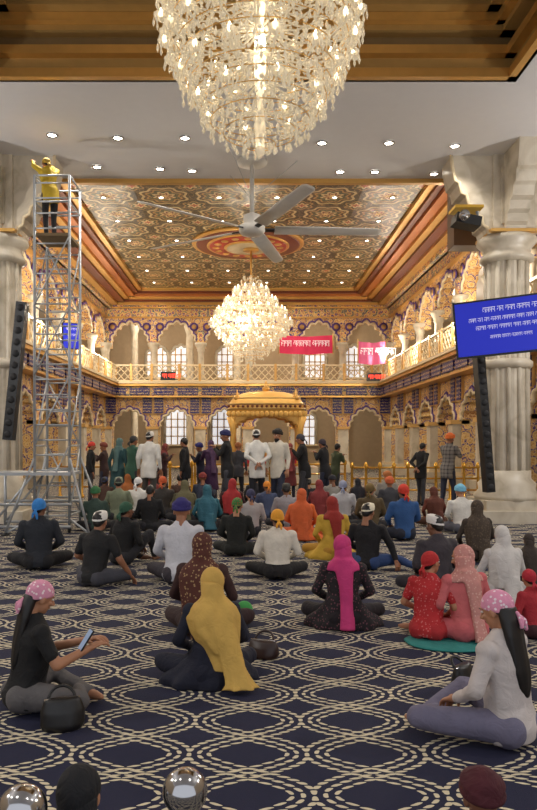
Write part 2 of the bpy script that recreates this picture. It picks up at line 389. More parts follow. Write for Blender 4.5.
person('seated_woman', 320, 520, 480, yaw=-5, fem=True, top=(110, 40, 44), hw='scarf', hc=(130, 48, 50), drape='full')
person('seated_man', 372, 532, 484, yaw=0, top=(90, 75, 50), hw='bandana', hc=(110, 90, 50))
person('seated_man', 391, 517, 478, yaw=0, top=(60, 60, 66), hw='turban', hc=(190, 90, 50))
person('seated_man', 162, 519, 477, yaw=0, top=(60, 55, 52), hw='bandana', hc=(200, 90, 50))
person('seated_woman', 532, 585, 535, yaw=5, fem=True, top=(40, 34, 34), hw='scarf', hc=(60, 50, 45), drape='full', near=True)
person('seated_boy', 538, 640, 572, yaw=30, top=(170, 40, 50), bot=(60, 30, 35), hw='bandana', hc=(180, 40, 55), near=True)
person('seated_child', 487, 0, None, s=330, H=.66, yaw=0, top=(40, 25, 28), hw='turban', hc=(74, 22, 32), near=True, back=0, lean=5)
person('seated_child', 76, 0, None, s=345, H=.735, yaw=0, top=(22, 22, 26), hw='scarf', hc=(20, 20, 24), drape='full', near=True, back=0, lean=5)
cols = [(40, 40, 46), (84, 60, 52), (60, 66, 84), (130, 122, 114), (100, 58, 56), (34, 34, 36), (66, 72, 60), (150, 146, 140), (96, 80, 64), (50, 58, 66)]
xx = 100
while xx < 400:
    fe = R.random() < .35
    person('seated_woman' if fe else 'seated_man', xx+R.uniform(-4, 4), R.uniform(508, 511), None, H=R.uniform(.82, 1.0), pose='up', yaw=R.uniform(-20, 20), fem=fe, top=R.choice(cols), bot=R.choice(cols),
           hw='scarf' if fe else R.choice(['bandana', 'turban', 'hair', 'hair', 'cap']), hc=R.choice([(140, 60, 60), (180, 110, 60), (60, 70, 110), (110, 104, 96), (160, 136, 80), (40, 40, 50), (120, 70, 96)]), drape='full' if fe else None, arms='lap')
    xx += R.uniform(22, 30)
stand = [(90, 442, BLK, (200, 60, 50), 'bandana', 0), (118, 438, (50, 85, 90), (90, 120, 120), 'scarf', 1), (132, 436, (60, 100, 85), (60, 60, 60), 'bandana', 0), (149, 432, WH, WH, 'cap', 0),
         (163, 447, (70, 45, 50), (130, 60, 60), 'scarf', 1), (185, 438, (26, 26, 30), BLK, 'hair', 0), (201, 444, (30, 30, 52), (50, 50, 120), 'turban', 0), (211, 440, (64, 34, 68), (86, 60, 90), 'scarf', 1), (227, 431, BLK, (40, 40, 90), 'turban', 0),
         (238, 449, (60, 60, 66), (150, 90, 50), 'turban', 0), (257, 430, (222, 220, 214), (225, 222, 215), 'cap', 0), (278, 430, (212, 205, 190), (40, 36, 34), 'turban', 0), (304, 434, BLK, (60, 60, 70), 'bandana', 0), (325, 439, (28, 28, 32), (60, 50, 60), 'bandana', 0),
         (335, 444, (66, 74, 50), BLK, 'hair', 0), (421, 443, BLK, BLK, 'hair', 0), (448, 434, (130, 125, 120), (220, 110, 50), 'turban', 0), (104, 449, (60, 40, 40), (120, 60, 50), 'turban', 0), (290, 451, (120, 56, 60), (150, 70, 70), 'scarf', 1)]
for i, (x, hy, c, h, k, fe) in enumerate(stand):
    s = 45.4-(hy-431)*.38
    H = min(1.08, max(.88, (CH+(VY-hy)/s)/1.72))
    person('standing_woman' if fe else 'standing_man', x, 0, None, s=s, H=H, pose='stand', fem=bool(fe), yaw=R.choice([R.uniform(-30, 30), R.uniform(-90, -40), R.uniform(40, 90)]) if x not in (278, 257, 149) else {278: 150, 257: 10, 149: -8}[x], top=c, hw=k, hc=h, bot=R.choice([(30, 32, 40), (60, 60, 66), (45, 50, 70)]) if c != WH else (70, 68, 66),
           arms=R.choice(['down', 'pray', 'down', 'behind']), drape='tail' if k == 'scarf' else None, skirt=bool(fe), beard=(x in (278, 149, 448)), pat=('check', (60, 55, 60)) if x == 448 else None, skin=0 if x != 278 else 1, sw=R.uniform(-.06, .06), lean=R.uniform(0, 8), hyaw=R.uniform(-25, 25))
SS = 56.4
person('scaffold_worker', 50, 0, None, s=SS, H=.87, pose='stand', yaw=40, top=(196, 166, 44), bot=(40, 38, 40), hw='bandana', hc=(190, 160, 70), lean=16, arms='up', z0=5.165, skin=0)
# ------------------------------------------------------------ materials
MARB = NT('marble')
MARB.set(Base_Color=MARB.ramp(MARB.noise(1.6, 8, dist=1.2), [(.25, lin((158, 146, 124))), (.5, lin((196, 185, 166))), (.75, lin((212, 204, 187)))]), Roughness=.4); MARB = MARB.m
GOLD = simple('gold_leaf', (214, 168, 94), .34, .6); GOLDP = simple('gold_paint', (204, 162, 96), .45, .2)
MAROON = simple('maroon_moulding', (112, 54, 34), .4, .1); COPPER = simple('copper_moulding', (188, 114, 62), .35, .4)
STEEL = simple('steel', (190, 190, 192), .12, 1.); ALU = simple('aluminium', (170, 174, 178), .4, .4); BLACKP = simple('black_plastic', (18, 18, 20), .4)
WHITEP = simple('white_plaster', (216, 214, 214), .8, nz=.03); BEIGE = simple('beige_plaster', (190, 174, 146), .8); BRONZE = simple('bronze_trim', (176, 142, 84), .4, .3)
DBRONZE = simple('dark_bronze', (126, 102, 66), .5, .1); BLADE = simple('fan_blade_grey', (212, 208, 200), .5)
LAMP = simple('lamp_glow', (255, 246, 230), .5, em=14, nz=0); BULB = simple('bulb_glow', (255, 236, 200), .5, em=7, nz=0)
DAY = simple('daylight_glass', (226, 230, 238), .3, em=.72, nz=0)
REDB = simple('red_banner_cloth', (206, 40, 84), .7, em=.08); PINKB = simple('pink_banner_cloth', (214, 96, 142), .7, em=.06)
INK = simple('white_lettering', (235, 235, 240), .6, em=.35, nz=0); CREAM = simple('cream_lattice', (218, 200, 166), .5)
SCR = simple('blue_screen', (20, 34, 170), .4, em=.65, nz=.0); PURP = simple('purple_border', (96, 70, 140), .5)
def ornate(name, sc, stops):
    t = NT(name); v = t.vor(sc); w = t.vor(sc*2.7, 'DISTANCE_TO_EDGE'); n = t.noise(sc*3, 3)
    a = t.M('ADD', t.M('MULTIPLY', v, .9), t.M('MULTIPLY', n, .22))
    c = t.ramp(a, stops, True)
    c = t.mix(t.M('LESS_THAN', w, .05), c, lin((232, 202, 146)))
    t.bump(v, .4, .03); t.set(Base_Color=c, Roughness=.5, Metallic=.0); return t.m
ORN = ornate('ornate_gold_painting', 3.6, [(0, lin((150, 60, 84))), (.2, lin((232, 200, 138))), (.34, lin((208, 160, 92))), (.46, lin((228, 192, 130))), (.56, lin((90, 70, 136))), (.66, lin((208, 162, 100))), (.8, lin((180, 124, 76)))])
ORNB = ornate('ornate_blue_frieze', 5., [(0, lin((228, 200, 146))), (.22, lin((50, 54, 136))), (.38, lin((156, 62, 76))), (.5, lin((214, 170, 96))), (.68, lin((60, 96, 104))), (.82, lin((78, 50, 100)))])
t = NT('blue_text_panel'); x, y, z = t.pos()
rows = t.M('LESS_THAN', t.M('FRACT', t.M('MULTIPLY', z, 7)), .5)
c = t.mix(t.M('MULTIPLY', rows, t.M('GREATER_THAN', t.noise(26, 1), .52)), lin((30, 26, 100)), lin((206, 176, 120))); BLUEP = t.set(Base_Color=c, Roughness=.4)
# carpet
t = NT('carpet'); x, y, z = t.pos()
Pp, L, A, wl, tw, q = .60, .84, .25, .050, .0115, .058
kk = 2*math.pi/L; ak = A*kk
ys = np.linspace(0, 2*math.pi, 400, endpoint=False); ff = np.sqrt(1+(ak*np.cos(ys))**2); c0 = ff.mean(); c1 = 2*(ff*np.cos(2*ys)).mean()
ph = t.M('MULTIPLY', y, kk); sn = t.M('SINE', ph); cs = t.M('COSINE', ph)
den = t.M('SQRT', t.M('ADD', 1., t.M('MULTIPLY', t.M('MULTIPLY', cs, cs), ak*ak)))
arc = t.M('ADD', t.M('MULTIPLY', y, c0), t.M('MULTIPLY', t.M('SINE', t.M('MULTIPLY', ph, 2.)), c1/(2*kk)))
tot = None
for sg in (1, -1):
    xc = t.M('ADD', x, t.M('MULTIPLY', sn, -sg*A))
    v = t.M('MULTIPLY', t.M('SUBTRACT', t.M('FRACT', t.M('ADD', t.M('DIVIDE', xc, Pp), .5)), .5), Pp)
    n_ = t.M('DIVIDE', v, den)
    idx = t.M('FLOOR', t.M('ADD', t.M('DIVIDE', n_, wl), .5))
    m = t.M('SUBTRACT', n_, t.M('MULTIPLY', idx, wl))
    e = t.M('DIVIDE', t.M('SUBTRACT', t.M('FRACT', t.M('ADD', t.M('DIVIDE', arc, q), t.M('MULTIPLY', idx, .5))), .5), .37)
    mm = t.M('DIVIDE', m, tw)
    g = t.M('ADD', t.M('MULTIPLY', mm, mm), t.M('POWER', t.M('ABSOLUTE', e), 4.))
    k1 = t.M('MULTIPLY', t.M('LESS_THAN', g, 1.), t.M('LESS_THAN', t.M('ABSOLUTE', idx), 1.5))
    tot = k1 if tot is None else t.M('MAXIMUM', tot, k1)
nb = t.noise(240, 2); base = t.mix(nb, lin((12, 14, 36)), lin((30, 33, 68)))
col = t.mix(tot, base, lin((214, 202, 172))); t.bump(nb, .4, .01); CARPET = t.set(Base_Color=col, Roughness=.95)
# mandala ceiling
t = NT('mandala_ceiling'); x, y, z = t.pos()
def cell(v, c, o=0.): return t.M('SUBTRACT', t.M('FRACT', t.M('ADD', t.M('DIVIDE', v, c), o)), .5)
def mand(c, o, k, mul):
    u, v = cell(x, c, o), cell(y, c, o)
    r = t.M('SQRT', t.M('ADD', t.M('MULTIPLY', u, u), t.M('MULTIPLY', v, v))); th = t.M('ARCTAN2', v, u)
    return r, t.M('ADD', r, t.M('MULTIPLY', t.M('COSINE', t.M('MULTIPLY', th, float(k))), mul))
r1, a1 = mand(1.7, .0, 8, .035); r2, a2 = mand(1.7, .5, 6, .03)
w = t.vor(6., 'DISTANCE_TO_EDGE')
cA = t.ramp(a1, [(0, lin((226, 196, 140))), (.07, lin((110, 40, 34))), (.13, lin((210, 190, 146))), (.18, lin((50, 66, 50))), (.27, lin((172, 134, 82))), (.31, lin((60, 40, 26))), (.37, lin((200, 182, 140))), (.42, lin((50, 44, 32)))], True)
cB = t.ramp(a2, [(0, lin((170, 66, 50))), (.06, lin((216, 198, 154))), (.11, lin((46, 60, 46))), (.17, lin((178, 144, 94))), (.2, lin((50, 40, 28)))], True)
c = t.mix(t.M('LESS_THAN', r2, .24), cA, cB); c = t.mix(t.M('MULTIPLY', t.M('LESS_THAN', w, .035), .5), c, lin((184, 152, 100)))
t.bump(a1, .8, .1); MANDALA = t.set(Base_Color=c, Roughness=.35, Metallic=.0)
t = NT('crystal'); t.set(Base_Color=lin((248, 240, 222)), Roughness=.06, Emission_Color=lin((255, 240, 208)), Emission_Strength=.09)  # faint emission imitates sparkle caught from the chandelier bulbs
t.put(t.b.inputs['Transmission Weight'], .5); t.put(t.b.inputs['IOR'], 1.5); CRY = t.m
# ------------------------------------------------------------ shell
def one(name, part, mat, smooth=False):
    m = MB(); m.add(part, mat, smooth); return m.obj(name)
one('floor', box((0, 18, -.05), (26, 50, .1)), CARPET)
CZ = 7.15
m = MB()
cx, cy0, cy1, ey = 4.1, 4.6, 10.8, 14.95
for a, b, c_, d in ((-9, 9, cy1, ey), (-9, -cx, -3, cy1), (cx, 9, -3, cy1), (-cx, cx, -3, cy0)):
    m.add(box(((a+b)/2, (c_+d)/2, CZ+.1), (b-a, d-c_, .2)), WHITEP, False)
m.add(box((0, ey+.1, CZ+1.1), (18, .2, 2.2)), BEIGE, False)
m.add(box((0, 7.7, 8.4), (8.4, 6.4, .1)), ORN, False)
m.obj('ceiling')
m = MB()
steps = [(0, 7.15, .16, .14, GOLD), (.0, 7.29, .05, .2, BRONZE), (.0, 7.49, .2, .13, GOLD), (.0, 7.62, .1, .16, DBRONZE), (.0, 7.78, .3, .10, BRONZE), (.0, 7.86, .42, .12, GOLD), (0, 7.98, .6, .1, BRONZE), (0, 8.08, .8, .3, DBRONZE)]
for o, z_, w_, h_, mt in steps:
    m.add(box((0, cy1-w_/2+.05, z_+h_/2), (2*cx+.1, w_, h_)), mt, False); m.add(box((0, cy0+w_/2, z_+h_/2), (2*cx, w_, h_)), mt, False)
    for sx in (1, -1): m.add(box((sx*(cx-w_/2+.05), (cy0+cy1)/2, z_+h_/2), (w_, cy1-cy0, h_)), mt, False)
m.obj('trim_coffer')
m = MB()
m.add(box((0, ey-.02, CZ-.04), (18, .14, .1)), GOLD, False); m.obj('trim_ceiling_edge')
HX, HB, HC = 7.1, 35., 9.0
one('ceiling_ornate', box((0, (ey+HB)/2, HC+.05), (2*HX, HB-ey, .1)), MANDALA)
m = MB()
for x0, x1, z_, mt in ((6.75, 7.1, 8.15, ORNB), (6.45, 6.8, 8.3, GOLD), (6.1, 6.5, 8.42, MAROON), (5.85, 6.15, 8.52, GOLD), (5.55, 5.9, 8.64, COPPER), (5.35, 5.6, 8.76, MAROON), (5.15, 5.4, 8.86, GOLD)):
    for sx in (1, -1): m.add(box((sx*(x0+x1)/2, (ey+HB)/2+.1, (z_+HC)/2), (x1-x0, HB-ey-.2, HC-z_)), mt, False)
    yb = HB-(7.1-(x0+x1)/2)*.5
    m.add(box((0, yb, (z_+HC)/2), (2*x1, (x1-x0)*.5+.02, HC-z_)), mt, False)
m.obj('trim_cornice')
MD = 26.3
m = MB()
for r_, z_, mt in ((2.1, 8.93, GOLD), (1.95, 8.90, MAROON), (1.55, 8.86, GOLD), (1.45, 8.84, simple('red_enamel', (170, 50, 34), .35)), (.9, 8.80, GOLD), (.8, 8.78, BEIGE)):
    m.add(lathe([(r_*.97, z_-.02), (r_, z_), (r_, 9.0)], 40, (0, MD, 0)), mt)
for i in range(16):
    a = i*math.pi/8; m.add(ell((1.2*math.cos(a), MD+1.2*math.sin(a), 8.82), (.14, .14, .04), 10, 6), GOLDP)
m.obj('ceiling_medallion')
def arch_pts(ow, sp, ap, n=7):
    o = []
    for i in range(n*6+1):
        t_ = math.pi*i/(n*6); f_ = 1-.12*(1-abs(math.sin(n*t_))); o.append((-ow/2*math.cos(t_)*f_, sp+(ap-sp)*math.sin(t_)*f_*(1+.10*math.sin(t_)**8)))
    o[0] = (-ow/2, sp); o[-1] = (ow/2, sp); return o
def wall(name, M, nb_, bw):
    mb = MB()
    for b in range(nb_):
        T = M @ Matrix.Translation(((b+.5)*bw, 0, 0))
        ow = bw-.62
        ar = arch_pts(ow, 2.25, 3.1)
        mb.add(polyext([(-bw/2, 0), (-ow/2, 0)]+ar+[(ow/2, 0), (bw/2, 0), (bw/2, 3.7), (-bw/2, 3.7)], 0, .5), ORN, False, T)
        mb.add(tube([(a, -.03, c) for a, c in ar], .06, 6), CREAM, True, T); mb.add(tube([(a*1.1, -.02, 2.25+(c-2.25)*1.13) for a, c in ar], .04, 6), PURP, True, T)
        mb.add(box((0, -.02, 4.0), (bw, 1.0, .5)), ORNB, False, T)
        for dx in (-.42*bw+.1, .42*bw-.1): mb.add(box((dx, -.06, 3.35), (.46, .12, .85)), BLUEP, False, T); mb.add(box((dx, -.05, 3.35), (.54, .08, .93)), GOLDP, False, T)
        for dx in (-.25*bw, .25*bw): mb.add(box((dx, -.55, 4.0), (.42*bw, .08, .34)), BLUEP, False, T)
        mb.add(box((0, -.12, 4.31), (bw, 1.2, .12)), GOLD, False, T); mb.add(box((0, -.14, 4.42), (bw, 1.3, .1)), CREAM, False, T)
        mb.add(box((0, -.1, 3.74), (bw, .9, .07)), GOLD, False, T)
        ow2 = bw-.5; ar2 = arch_pts(ow2, 6.55, 7.45)
        mb.add(polyext([(-bw/2, 6.2), (-ow2/2, 6.2)]+ar2+[(ow2/2, 6.2), (bw/2, 6.2), (bw/2, 8.25), (-bw/2, 8.25)], .05, .5), ORN, False, T)
        mb.add(tube([(a, 0.02, c) for a, c in ar2], .05, 6), CREAM, True, T); mb.add(tube([(a*1.1, .03, 6.55+(c-6.55)*1.13) for a, c in ar2], .045, 6), PURP, True, T)
        mb.add(box((0, .0, 7.95), (bw, .2, .42)), ORNB, False, T); mb.add(box((0, -.02, 7.72), (bw, .22, .05)), GOLD, False, T); mb.add(box((0, -.04, 8.19), (bw, .3, .08)), GOLD, False, T)
        for sx in (-1, 1):
            mb.add(lathe([(.02, 0), (.2, .01), (.22, .05)], 16), PURP, True, T @ Matrix.Translation((sx*bw*.36, .02, 7.25)) @ Matrix.Rotation(math.pi/2, 4, 'X'))
            mb.add(lathe([(.02, 0), (.1, .01), (.12, .05)], 16), GOLDP, True, T @ Matrix.Translation((sx*bw*.36, .0, 7.25)) @ Matrix.Rotation(math.pi/2, 4, 'X'))
        for dx in ((-bw/2,) if b else (-bw/2,))+((bw/2,) if b == nb_-1 else ()):
            mb.add(box((dx, -.06, .2), (.74, .74, .4)), MARB, False, T); mb.add(box((dx, -.04, 1.25), (.5, .5, 1.8)), MARB, False, T)
            mb.add(box((dx, -.05, 2.2), (.62, .62, .14)), GOLDP, False, T); mb.add(box((dx, -.05, .46), (.6, .6, .12)), CREAM, False, T)
            mb.add(lathe([(.26, 4.47), (.26, 4.75), (.2, 4.8), (.2, 4.9), (.16, 5.), (.15, 6.0), (.2, 6.08), (.18, 6.12), (.27, 6.3), (.3, 6.36), (.3, 6.46)], 14, (dx, .1, 0)), MARB, True, T)
            mb.add(box((dx, .1, 6.75), (.34, .36, .6)), ORNB, False, T)
        n_ = int(bw/.3); y_ = -.55
        mb.add(box((0, y_, 5.28), (bw, .09, .07)), CREAM, False, T); mb.add(box((0, y_, 4.52), (bw, .08, .06)), CREAM, False, T)
        for i in range(n_+1):
            xx = -bw/2+i*bw/n_
            if i % 4 == 0: mb.add(box((xx, y_, 4.92), (.12, .12, .86)), GOLDP, False, T)
            if i < n_:
                dx = bw/n_
                for j in range(2):
                    za = 4.55+j*.36
                    mb.add(tube([(xx, y_, za), (xx+dx, y_, za+.36)], .026, 4), CREAM, False, T); mb.add(tube([(xx, y_, za+.36), (xx+dx, y_, za)], .026, 4), CREAM, False, T)
    return mb.obj(name)
wall('wall_back', Matrix.Translation((-HX, HB, 0)), 6, 2*HX/6)
wall('wall_right', Matrix.Translation((HX, HB, 0)) @ Matrix.Rotation(-math.pi/2, 4, 'Z'), 7, 20./7)
wall('wall_left', Matrix.Translation((-HX, HB-20, 0)) @ Matrix.Rotation(math.pi/2, 4, 'Z'), 7, 20./7)
GREYW = simple('aisle_wall_paint', (172, 152, 126), .8)
one('wall_outer_back', box((0, 41, 4.5), (26, .2, 9)), GREYW)
one('wall_outer_left', box((-12, 18, 4.5), (.2, 46, 9)), GREYW)
one('wall_outer_right', box((12, 18, 4.5), (.2, 46, 9)), GREYW)
m = MB()
m.add(box((0, 38.2, 4.2), (24, 5.4, .3)), BEIGE, False)
for sx in (1, -1): m.add(box((sx*9.8, 25, 4.2), (4.2, 21, .3)), BEIGE, False)
m.obj('gallery_floor')
m = MB(); m.add(box((0, 38.2, 8.6), (24, 6, .2)), WHITEP, False)
for sx in (1, -1): m.add(box((sx*9.7, 25, 8.6), (4.8, 21, .2)), WHITEP, False)
m.obj('ceiling_gallery')
for xg in (-6.2, -3.2, -.6, 2.6, 5.2):
    m = MB(); m.add(lathe([(.3, 0), (.3, .3), (.2, .4), (.18, 3.5), (.3, 3.8), (.3, 4.05)], 14), MARB); m.add(lathe([(.3, 4.35), (.3, 4.6), (.2, 4.7), (.18, 7.4), (.3, 7.8), (.34, 8.5)], 14), MARB); m.obj('gallery_column', (xg, 38.3, 0))
wn = 1
def window(T, w_, h_):
    global wn
    mb = MB(); ar = arch_pts(w_, h_*.7, h_, 5)
    mb.add(polyext([(-w_/2, 0)]+ar+[(w_/2, 0)], 0, .02), DAY, False, T)
    mb.add(tube([(-w_/2, -.02, 0)]+[(a, -.02, c) for a, c in ar]+[(w_/2, -.02, 0)], .09, 6), MARB, True, T)
    for i in (-1, 0, 1): mb.add(box((i*w_*.25, -.03, h_*.46), (.07, .05, h_*.9)), BRONZE, False, T)
    for zf in (.25, .5, .72): mb.add(box((0, -.03, h_*zf), (w_, .05, .06)), BRONZE, False, T)
    mb.add(box((0, -.06, 0), (w_+.3, .2, .1)), CREAM, False, T)
    mb.obj('window_%d' % wn); wn += 1
for b in (-5.3, -3.9, -1.2, 3.9, 6.2):
    window(Matrix.Translation((b, 40.85, 5.2)), 1.3, 1.9)
for b in (-4.1, -1.4, 3.2): window(Matrix.Translation((b, 40.85, 1.3)), 1.5, 2.1)
for yy in (18, 23, 28, 33):
    window(Matrix.Translation((-11.85, yy, 5.4)) @ Matrix.Rotation(math.pi/2, 4, 'Z'), 1.3, 2.)
    window(Matrix.Translation((11.85, yy, 5.4)) @ Matrix.Rotation(-math.pi/2, 4, 'Z'), 1.3, 2.)
def pillar(x_, y_):
    m = MB()
    m.add(box((0, 0, .12), (1.4, 1.4, .24)), MARB, False); m.add(box((0, 0, .33), (1.2, 1.2, .2)), MARB, False)
    m.add(lathe([(.62, .42), (.64, .5), (.54, .62), (.56, .74), (.46, .84), (.46, 1.0)], 16), MARB)
    m.add(lathe([(.42, .95), (.40, 5.2)], 12), MARB, False)
    for i in range(12):
        a = (i+.5)*math.pi/6; m.add(tube([(.41*math.cos(a), .41*math.sin(a), 1.0), (.39*math.cos(a), .39*math.sin(a), 5.1)], .045, 6), MARB)
    m.add(lathe([(.43, 3.0), (.5, 3.06), (.5, 3.14), (.43, 3.2)], 24), MARB)
    m.add(lathe([(.43, 5.1), (.52, 5.15), (.52, 5.22), (.45, 5.3), (.47, 5.4), (.58, 5.52), (.56, 5.6), (.48, 5.64), (.48, 5.7)], 24), MARB)
    m.add(box((0, 0, 6.4), (.8, .8, 1.5)), MARB, False); m.add(box((0, -.42, 6.35), (.5, .04, 1.1)), MARB, False)
    prof = [(0, 5.62), (.46, 5.62), (.5, 5.75), (.58, 5.8), (.6, 5.95), (.7, 6.0), (.74, 6.15), (.86, 6.2), (.9, 6.38), (1.0, 6.42), (1.04, 6.62), (1.12, 6.66), (1.16, 6.86), (1.2, 7.15), (0, 7.15)]
    m.add(polyext(prof, -.34, .34), MARB, False); m.add(polyext([(-a, b) for a, b in prof][::-1], -.34, .34), MARB, False)
    m.add(polyext(prof, -.2, .2), MARB, False, Matrix.Rotation(math.pi/2, 4, 'Z')); m.add(polyext(prof, -.2, .2), MARB, False, Matrix.Rotation(-math.pi/2, 4, 'Z'))
    m.add(tube([(a+.01, -.35, b) for a, b in prof[1:-1]], .035, 6), CREAM); m.add(tube([(-a-.01, -.35, b) for a, b in prof[1:-1]], .035, 6), CREAM)
    m.add(box((0, -.02, 5.66), (.95, .95, .06)), GOLD, False)
    m.obj('marble_pillar', (x_, y_, 0))
pillar(5.17, 14.0); pillar(-4.98, 14.0)
# ------------------------------------------------------------ chandeliers
PR1 = [(0, .05), (.04, .30), (.09, .47), (.16, .63), (.25, .77), (.35, .86), (.43, .95), (.53, 1.0), (.66, .97), (.77, .78), (.88, .45), (1, .12)]
PR2 = [(0, .03), (.05, .25), (.12, .48), (.2, .66), (.29, .84), (.40, 1.0), (.5, .95), (.6, .74), (.7, .54), (.8, .40), (.9, .28), (1, .10)]
def chandelier(x_, y_, zb, R_, H_, ztop, prof, dens=1.):
    m = MB(); rr = random.Random(3)
    def rad(t_):
        for (a, ra), (b, rb) in zip(prof, prof[1:]):
            if a <= t_ <= b: return R_*(ra+(rb-ra)*(t_-a)/(b-a))
        return .1*R_
    m.add(lathe([(.04*R_, 0), (.06*R_, .1*H_), (.03*R_, .2*H_), (.07*R_, .4*H_), (.04*R_, .55*H_), (.07*R_, .75*H_), (.03*R_, .9*H_), (.02*R_, H_)], 12), CRY)
    m.add(tube([(0, 0, H_*.98), (0, 0, ztop-zb)], .035, 6), GOLD); m.add(lathe([(.3, ztop-zb-.1), (.28, ztop-zb)], 16), GOLD)
    def drop(p, l, w_):
        x0, y0, z0 = p
        v = [(x0, y0, z0), (x0+w_, y0, z0-l*.65), (x0, y0+w_, z0-l*.65), (x0-w_, y0, z0-l*.65), (x0, y0-w_, z0-l*.65), (x0, y0, z0-l)]
        m.add((v, [(0, 1, 2), (0, 2, 3), (0, 3, 4), (0, 4, 1), (5, 2, 1), (5, 3, 2), (5, 4, 3), (5, 1, 4)]), CRY, False)
    nt = 19
    for i in range(nt):
        t_ = .02+.93*i/(nt-1); r_ = rad(t_); z_ = t_*H_
        n_ = max(8, int(2*math.pi*r_/(R_*.066)*dens))
        m.add(ring((0, 0, z_), r_*.93, r_*.93, 0, 0, 32, .005*R_), GOLD)
        for j in range(n_):
            a = 2*math.pi*(j+.5*(i % 2)+rr.uniform(-.3, .3))/n_; q_ = r_*rr.uniform(.84, 1.03)
            drop((q_*math.cos(a), q_*math.sin(a), z_+rr.uniform(-.02, .02)*H_), H_*rr.uniform(.03, .05), .02*R_)
            if rr.random() < .7: m.add(ell((q_*math.cos(a), q_*math.sin(a), z_+.012*H_), .022*R_, 6, 4), CRY)
    for t_, n_, fr in ((.30, 12, 1.0), (.42, 18, 1.04), (.54, 22, 1.02), (.66, 18, 1.04), (.78, 12, .98), (.17, 8, 1.0)):
        for j in range(n_):
            a = 2*math.pi*(j+.3)/n_; r_ = rad(t_)*fr; z_ = t_*H_
            ca, sa = math.cos(a), math.sin(a)
            m.add(tube([(.06*R_*ca, .06*R_*sa, z_), (r_*.4*ca, r_*.4*sa, z_-.05*H_), (r_*.8*ca, r_*.8*sa, z_-.03*H_), (r_*ca, r_*sa, z_+.02*H_)], [.014*R_, .012*R_, .010*R_, .010*R_], 5), CRY)
            m.add(lathe([(.012*R_, 0), (.06*R_, .018*H_), (.075*R_, .034*H_)], 10, (r_*ca, r_*sa, z_+.015*H_)), CRY)
            m.add(lathe([(.012*R_, .03*H_), (.018*R_, .04*H_), (.012*R_, .055*H_), (.003*R_, .065*H_)], 8, (r_*ca, r_*sa, z_+.015*H_)), BULB)
            for k_ in range(6):
                b = a+k_*1.047; drop((r_*ca+.07*R_*math.cos(b), r_*sa+.07*R_*math.sin(b), z_+.04*H_), .05*H_, .015*R_)
    m.add(ell((0, 0, -.01*H_), (.05*R_, .05*R_, .03*H_)), CRY)
    m.obj('chandelier', (x_, y_, zb))
chandelier(.12, 7.0, CH+(VY-149)/100., .97, 2.2, 8.35, PR1)
SC = F/26.3
chandelier((251-VX)/SC, 26.3, CH+(VY-363)/SC, 1.45, 3.35, 8.8, PR2, .8)
# ------------------------------------------------------------ fan
m = MB()
m.add(lathe([(.3, 7.15), (.3, 7.08), (.06, 7.05)][::-1], 20), BLADE); m.add(tube([(0, 0, 5.95), (0, 0, 7.1)], .045, 10), BLADE)
for a in (0, 2.1, 4.2): m.add(tube([(.03*math.cos(a), .03*math.sin(a), 6.4), (.9*math.cos(a), .9*math.sin(a), 7.14)], .006, 4), ALU)
m.add(lathe([(.1, 5.66), (.22, 5.68), (.26, 5.74), (.26, 5.84), (.17, 5.88), (.17, 6.05), (.06, 6.1)], 24), BLADE)
for i in range(5):
    T = Matrix.Rotation(math.radians(3.5+72*i), 4, 'Z') @ Matrix.Translation((0, 0, 5.77)) @ Matrix.Rotation(math.radians(-16), 4, 'X')
    m.add(box((.38, 0, 0), (.4, .09, .03)), BLACKP, False, T)
    v, f = loft([(0, 0, .45, .15, .02), (0, 0, 1.5, .145, .018), (0, 0, 2.50, .125, .015), (0, 0, 2.58, .08, .008)], 16)
    m.add(([(z_, x_, y_) for x_, y_, z_ in v], f), BLADE, True, T)
m.obj('ceiling_fan', ((252-VX)/50.4, F/50.4, 0))
# ------------------------------------------------------------ downlights
def downlight(x_, y_, z_, r_=.09):
    m = MB(); m.add(ring((0, 0, -.01), r_, r_, 0, 0, 16, .018), STEEL); m.add(lathe([(r_*.9, -.012), (r_*.9, .0)], 12), LAMP, False)
    m.obj('recessed_downlight', (x_, y_, z_))
WARM = (1, .89, .72)
def spot(x_, y_, z_, e, ang=120, col=WARM):
    l = bpy.data.lights.new('downlight_lamp', 'SPOT'); l.energy = e; l.spot_size = math.radians(ang); l.spot_blend = .6; l.shadow_soft_size = .08; l.color = col
    o = bpy.data.objects.new('downlight_lamp', l); bpy.context.scene.collection.objects.link(o); o.location = (x_, y_, z_)
for i, (px, py) in enumerate([(52, 134), (118, 137), (185, 137), (322, 142), (389, 142), (455, 145), (97, 166), (160, 168), (340, 171), (375, 171), (434, 173), (192, 170)]):
    s = (VY-py)/(CZ-CH); downlight((px-VX)/s, F/s, CZ-.01)
    if i < 6: spot((px-VX)/s, F/s, CZ-.05, 130, col=(1, .94, .85))
for gy in range(7):
    for gx in range(6):
        x_, y_ = -4.4+gx*1.76, 19+gy*2.3
        if (x_**2+(y_-MD)**2) < 6: continue
        downlight(x_, y_, HC-.01, .08)
        if gx % 2 == gy % 2: spot(x_, y_, HC-.06, 190, 150)
for x_, y_ in ((-2.5, 1), (2.5, 1), (-6, 7), (6, 7), (-6, 2), (6, 2)): downlight(x_, y_, CZ-.01); spot(x_, y_, CZ-.05, 110, col=(1, .95, .88))
def point(x_, y_, z_, e, col=WARM, r_=.05):
    l = bpy.data.lights.new('point_light', 'POINT'); l.energy = e; l.shadow_soft_size = r_; l.color = col
    o = bpy.data.objects.new('chandelier_or_fill_light', l); bpy.context.scene.collection.objects.link(o); o.location = (x_, y_, z_)  # serves chandelier bulbs and added fill points, no wall fixtures
point(.12, 7, 5.6, 420, (1, .91, .78)); point(0, 26.3, 6.0, 750)
